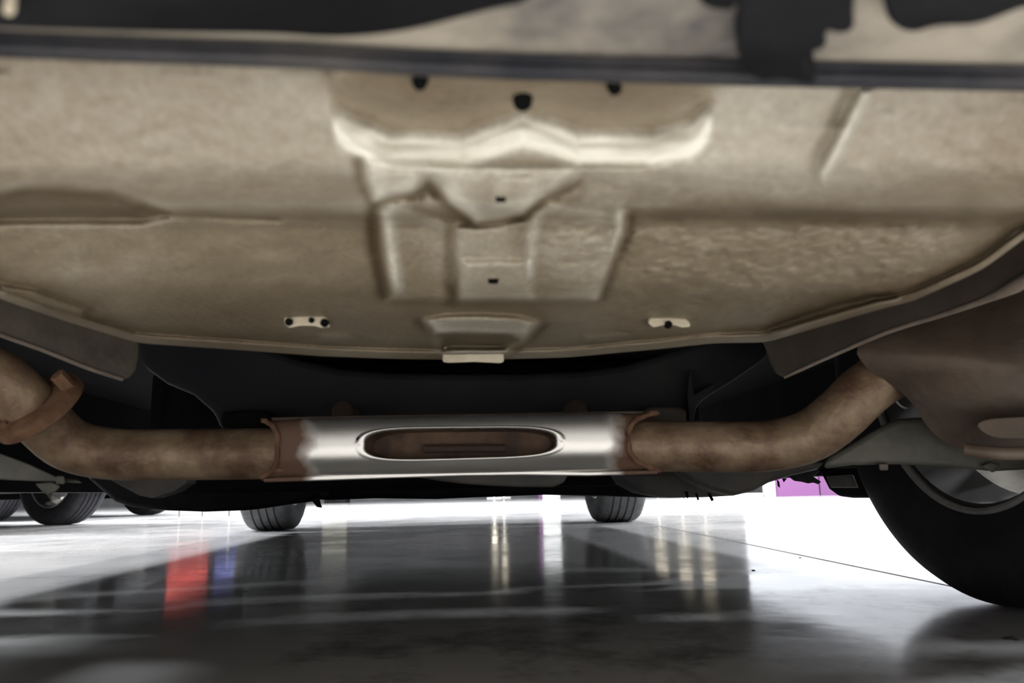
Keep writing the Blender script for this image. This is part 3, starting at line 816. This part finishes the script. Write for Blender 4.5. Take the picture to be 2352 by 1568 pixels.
# ---- resonator with its long slot
DR = 0.80
def cy(px): return 1031 + (px - 620) * (1015 - 1031) / 860.0
ns, nt_ = 420, 240
verts = np.zeros((ns, nt_, 3)); QQ = np.full((ns, nt_), 9.0)
ths = np.concatenate([np.linspace(-.62, .62, 150, endpoint=False), np.linspace(.62, 2 * PI - .62, 90, endpoint=False)])
def shell_pt(px, th, t):
    endk = min(t, 1 - t) / .16
    endk = 1 if endk > 1 else endk * endk * (3 - 2 * endk)
    rz = (.0292 + .0018 * endk); ry = .0288 + .0022 * endk
    cth, sth = math.cos(th), math.sin(th); e = .62; q = 9.0
    y = -ry * math.copysign(abs(cth) ** e, cth); z = rz * math.copysign(abs(sth) ** e, sth)
    if cth > 0:
        X = (px - 1062) / 214.0; hh = .0148 * (1.0 - .06 * X)
        Z = (z - .0005) / hh
        q = (abs(X) ** 5.0 + abs(Z) ** 2.6) ** (1 / 3.2)
        if q < 1.0:
            k_ = min((1 - q) / .09, 1); y += .030 * k_ * k_ * (3 - 2 * k_)
        elif q < 1.14:
            y -= .0013 * math.sin((q - 1) / .14 * PI) * (1.0 if Z > 0 else .35)
        wv = math.exp(-((z + .022) / .006) ** 2)          # waist pressed in under the slot
        y += .0025 * wv * (.2 + .8 * (1 - math.exp(-(X / .75) ** 2))) + (.0045 * (-z / .03) ** 1.5 if z < 0 else 0)
    return at(px, cy(px), DR) + np.array([0, y, z]), q
def ends(th):
    cc = max(0.0, math.cos(th)) ** 1.6
    return 606 + 52 * cc, 1512 - 78 * cc
for k in range(nt_):
    a_, b_ = ends(ths[k])
    for i in range(ns):
        t = i / (ns - 1)
        verts[i, k], QQ[i, k] = shell_pt(a_ + (b_ - a_) * t, ths[k], t)
fcs = grid_faces(ns, nt_, True)
QF = QQ.reshape(-1)
fm = [1 if np.mean([QF[x] for x in f]) < .985 else 0 for f in fcs]
reso = mesh('resonator', verts.reshape(-1, 3), fcs, 'shell', car, label='silver slotted resonator with rusty ends', fmats=fm, mats=['rust_dark'])
# seams where the two half shells meet
def seam(out, d, name='seam_flange', m='edge'):
    return slab(name, out, d, d + .02, m, reso, bev=.0012)
seam([(622, 958), (900, 953), (1200, 948), (1480, 943), (1480, 952), (1200, 958), (900, 963), (624, 969)], .785, m='muffler')
seam([(604, 1098), (760, 1090), (900, 1086), (1062, 1081), (1200, 1080), (1350, 1083), (1510, 1079), (1512, 1088), (1350, 1093), (1200, 1091), (1062, 1093), (900, 1098), (760, 1103), (606, 1107)], .785, m='shell')
lathe('drain_hole', [(0, .0002), (.0, .0026), (-.004, .0026)], at(825, 1009, .768), (0, -1, 0), 'rubber_black', reso, seg=16)
# fold inside the slot
tube('inner_seam', [at(975, 1031, .793), at(1060, 1030, .793), at(1160, 1030, .793)], .0042, 'rust_bolt', reso, seg=10, n=12)
# weld beads along the saddle-cut ends
for sd in (0, 1):
    pts = []
    for k in range(41):
        th = -1.5 + 3.0 * k / 40
        pts.append(shell_pt(ends(th)[sd], th, float(sd))[0] + np.array([0, -.0006, 0]))
    tube('weld_bead', pts, .0026, 'rust', reso, seg=10, smooth_path=False, wob=.2)

# ---- exhaust pipes
RP = .0262
lp = [at(720, 1040, DR), at(420, 1043, DR), at(260, 1042, .795), at(165, 1022, .785), at(105, 975, .765), at(50, 915, .74), at(-20, 862, .72), at(-140, 820, .70), at(-330, 800, .68)]
tube('exhaust_pipe', lp, RP, 'pipe', car, n=110, seg=40, label='rusty brown pipe at left')
rp = [at(1380, 1022, DR), at(1640, 1025, DR), at(1770, 1022, .80), at(1860, 1000, .79), at(1925, 955, .775), at(1985, 898, .765), at(2045, 858, .775), at(2120, 835, .81)]
tube('exhaust_pipe', rp, RP, 'pipe', car, n=110, seg=40, label='brown pipe bending up at right')
# rusty flange on the left pipe
c = at(88, 935, .745); axv = at(50, 915, .74) - at(120, 985, .77); axv /= np.linalg.norm(axv)
fl = lathe('pipe_flange', [(-.007, .02), (-.007, .040), (-.005, .044), (.005, .044), (.007, .040), (.007, .02)], c, axv, 'rust', car, seg=48, closed=True, label='rusty bolted pipe flange')
lathe('flange_bolt', [(-.008, .001), (-.008, .007), (.012, .007), (.012, .001)], at(150, 880, .735), axv, 'rust', fl, seg=6)
lathe('flange_bolt', [(-.008, .001), (-.008, .007), (.012, .007), (.012, .001)], at(20, 990, .735), axv, 'rust', fl, seg=6)

# ---- right silencer
mo = [(1955, 790), (1990, 850), (2060, 890), (2100, 930), (2125, 975), (2165, 1015), (2225, 1040), (2340, 1046), (2600, 1046), (2760, 960), (2760, 640), (2500, 560), (2300, 640), (2100, 720)]
muf = slab('silencer', mo, .74, 1.02, 'muffler', car, smooth_it=2, bev=0, dome=.05, label='brown steel silencer box at right')
tube('end_seam', [at(2225, 1030, .715), at(2180, 1004, .715), at(2215, 1032, .712), at(2290, 1040, .70), at(2400, 1040, .70), at(2600, 1040, .70)][2:], .006, 'muffler_seam', muf, seg=12, n=30)
slab('pressed_rib', [(2238, 975), (2262, 962), (2310, 958), (2500, 950), (2500, 1003), (2320, 1008), (2270, 1003)], .675, .70, 'muffler', muf, smooth_it=2, bev=.005)

# ---- heat shields at both sides
hs_o = [(1735, 745), (1752, 782), (1768, 830), (1782, 858), (1802, 868), (1920, 815), (2040, 764), (2160, 726), (2260, 694), (2330, 660), (2420, 606), (2560, 500), (2560, 380), (2400, 480), (2200, 580), (2000, 660)]
def hd(px): return .80 - .26 * np.clip((px - 1750) / 700.0, 0, 1.2)
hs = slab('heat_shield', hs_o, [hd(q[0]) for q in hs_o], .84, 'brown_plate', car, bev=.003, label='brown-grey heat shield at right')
tube('folded_edge', [at(x, y, hd(x) - .002) for (x, y) in ((1802, 866), (1920, 813), (2040, 762), (2160, 724), (2250, 693), (2310, 668), (2352, 645), (2430, 592))], [.0016, .002, .0022, .003, .0055, .004], 'edge', hs, seg=10, n=50)
hl_o = [(-300, 560), (0, 660), (150, 715), (320, 770), (319, 820), (312, 850), (298, 868), (278, 873), (200, 846), (100, 806), (0, 770), (-120, 720), (-300, 650)]
def hdl(px): return .78 - .2 * np.clip((320 - px) / 600.0, 0, 1.1)
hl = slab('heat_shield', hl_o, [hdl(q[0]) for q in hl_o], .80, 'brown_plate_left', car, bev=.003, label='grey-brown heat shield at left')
tube('folded_edge', [at(x, y, hdl(x) - .002) for (x, y) in ((282, 871), (200, 844), (100, 804), (0, 768), (-120, 718))], .0022, 'edge', hl, seg=10, n=30)

# ---- suspension arms
ar = slab('suspension_arm', [(1890, 1076), (1900, 1050), (1955, 1020), (2010, 985), (2060, 962), (2160, 955), (2352, 1000), (2480, 1010), (2480, 1078), (2352, 1078), (2280, 1082), (2180, 1072), (2060, 1066), (1960, 1068)], .90, .95, 'arm', car, bev=.010, label='grey lower suspension arm at right')
slab('arm_bolt', [(2018, 1064), (2040, 1064), (2040, 1080), (2020, 1080)], .89, .92, 'edge', ar, bev=.002)
slab('arm_bolt', [(2255, 1070), (2275, 1060), (2300, 1068), (2280, 1086)], .89, .92, 'arm', ar, bev=.002)
al = slab('suspension_arm', [(-200, 1010), (0, 1040), (60, 1062), (130, 1094), (180, 1102), (190, 1110), (60, 1104), (-200, 1092)], .92, .97, 'arm', car, bev=.006, label='grey lower suspension arm at left')
slab('arm_bolt', [(128, 1092), (148, 1092), (150, 1112), (128, 1112)], .90, .93, 'arm', al, bev=.002)
slab('arm_bracket', [(80, 1110), (120, 1106), (140, 1116), (130, 1128), (110, 1136), (96, 1128)], .91, .94, 'arm', al, bev=.002)
tube('brake_hose', [at(2050, 905, .86), at(2062, 925, .86), at(2075, 935, .86), at(2085, 936, .87)], .0012, 'white', ar, seg=8, n=12)

# ---- trays and plates below the floor
slab('underbody_plate', [(885, 1078), (940, 1092), (1000, 1102), (1060, 1110), (1130, 1115), (1200, 1118), (1272, 1118), (1296, 1108), (1306, 1088), (1312, 1070), (885, 1066)], .96, 0, 'tank', car, straight=.03, bev=.006, label='dusty grey plate below the resonator')
slab('undertray', [(600, 1090), (690, 1146), (760, 1148), (860, 1144), (1000, 1146), (1090, 1142), (1250, 1136), (1340, 1136), (1440, 1140), (1520, 1143), (1560, 1130), (1600, 1080)], 1.7, 0, 'black_plastic', car, straight=1.3, bev=.01, label='black plastic undertray')
slab('side_tray', [(180, 1080), (236, 1130), (262, 1152), (300, 1164), (380, 1172), (470, 1175), (560, 1172), (640, 1160), (700, 1152), (735, 1140), (735, 1080)], 1.55, 0, 'black_plastic', car, straight=.12, bev=.008, label='black tray along the left sill')
slab('tank_shield', [(1560, 1080), (1585, 1100), (1630, 1122), (1690, 1138), (1735, 1126), (1768, 1108), (1812, 1094), (1880, 1078), (1900, 1060), (1560, 1060)], 1.15, 0, 'tank', car, straight=.05, bev=.008, label='dusty curved shield under the right pipe')
slab('tank_shield', [(1420, 1080), (1440, 1110), (1480, 1132), (1540, 1143), (1620, 1142), (1690, 1138), (1750, 1122), (1760, 1080)], 1.3, 0, 'tank', car, straight=.1, bev=.01)
slab('pipe_shield', [(250, 1100), (290, 1122), (320, 1138), (350, 1144), (400, 1128), (430, 1108), (430, 1095), (250, 1095)], 1.1, 0, 'tank', car, straight=.04, bev=.006)
for (out, d) in (([(716, 1138), (734, 1146), (740, 1166), (728, 1164), (718, 1152)], 1.66), ([(1572, 1128), (1580, 1128), (1582, 1142), (1578, 1145)], 1.28), ([(1596, 1132), (1602, 1132), (1606, 1147), (1602, 1149)], 1.28),
                 ([(1624, 1132), (1632, 1132), (1640, 1148), (1634, 1151)], 1.28), ([(1784, 1100), (1790, 1106), (1792, 1120), (1786, 1116)], 1.14), ([(1796, 1098), (1808, 1098), (1800, 1108)], 1.14)):
    slab('tray_clip', out, d, d + .01, 'rubber_black', car, bev=.0008)
# flap ahead of the right rear tyre
wd_o = [(1880, 1076), (1892, 1096), (1905, 1122), (1928, 1139), (1960, 1143), (2010, 1143), (2010, 1070)]
fp2 = slab('wheel_deflector', wd_o, 1.27, 1.32, 'black_plastic', car, bev=.004)
slab('deflector_plate', [(1897, 1093), (1960, 1090), (1972, 1120), (1908, 1120)], 1.26, 1.28, 'tank', fp2, bev=.002)
# jagged dark sill seam and pale lining beyond it
sl = slab('sill_seam', [(1812, 1095), (1880, 1076), (1880, 1084), (1868, 1094), (1886, 1106), (1880, 1112), (1868, 1108), (1856, 1110), (1840, 1106), (1824, 1104)], 1.6, 1.66, 'black_plastic', car, bev=.001)

# ---- wheels
RT = .32
for (u, v, s) in ((.785, 0, 1), (-.785, 0, -1)):
    wheel(car, carp(u, v, RT), CU, RT, .215, 'tyre', out=s, treads=True)
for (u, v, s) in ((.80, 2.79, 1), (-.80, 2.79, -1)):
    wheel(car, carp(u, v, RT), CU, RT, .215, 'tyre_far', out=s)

# ================================================================== NEIGHBOURING CARS, LEFT
def neighbour(name, label, wc, yaw, first_at_rear, m='dark_paint', side=1):
    hv = np.array([-math.sin(yaw), math.cos(yaw), 0]); hu = np.array([math.cos(yaw), math.sin(yaw), 0])
    org = np.array([wc[0], wc[1], 0]) - hu * .785 * side - (0 if first_at_rear else 2.7) * hv
    fr = lambda u, v, z: org + hu * u + hv * v + np.array([0, 0, z])
    t = empty(name, org.tolist(), yaw); tag(t, label, 'car')
    body_shell(t, fr, m, L0=-.5, wb=2.7, L1=3.55)
    mesh('floor_pan', [fr(u, v, z) for u in (-.83, .83) for v in (-.42, 3.4) for z in (.21, .30)], [(0, 1, 3, 2), (4, 6, 7, 5), (0, 4, 5, 1), (2, 3, 7, 6), (0, 2, 6, 4), (1, 5, 7, 3)], 'under_black', t, smooth=False)
    for (u, v, s) in ((.785, 0, 1), (-.785, 0, -1), (.785, 2.7, 1), (-.785, 2.7, -1)):
        wheel(t, fr(u, v, RT), hu, RT, .215, 'tyre', out=s)
    return t
p = onz(138, 1205, 0)
neighbour('car', 'dark car parked at an angle beyond the left rear corner', p, math.radians(66), True)
p = onz(338, 1182, 0)
neighbour('car', 'dark car parked farthest away at left behind the other', p, math.radians(66), True)

# small bits on the floor
for i, (px, py, r) in enumerate(((2318, 1467, 9), (2335, 1470, 5), (1730, 1310, 3), (1838, 1281, 2))):
    c = onz(px, py, 0); R_ = r / F_PX * c[1]
    bm = bmesh.new(); bmesh.ops.create_icosphere(bm, subdivisions=2, radius=R_)
    rr = random.Random(i)
    for v in bm.verts:
        v.co *= 1 + rr.uniform(-.25, .25); v.co.z *= .35; v.co.x *= 1.5
    me = bpy.data.meshes.new('grit'); bm.to_mesh(me); bm.free()
    o = link('floor_debris', me, 'grit')
    o.location = (c[0], c[1], R_ * .3)
    tag(o, ['dark leaf scrap on the floor in front of the rear tyre', 'tiny dark chip touching the leaf scrap in front of the rear tyre', 'small dark speck on the bright floor beyond the saw-cut joint',
            'tiniest speck on the bright floor nearest the purple partition'][i], 'debris', 'specks on the floor')
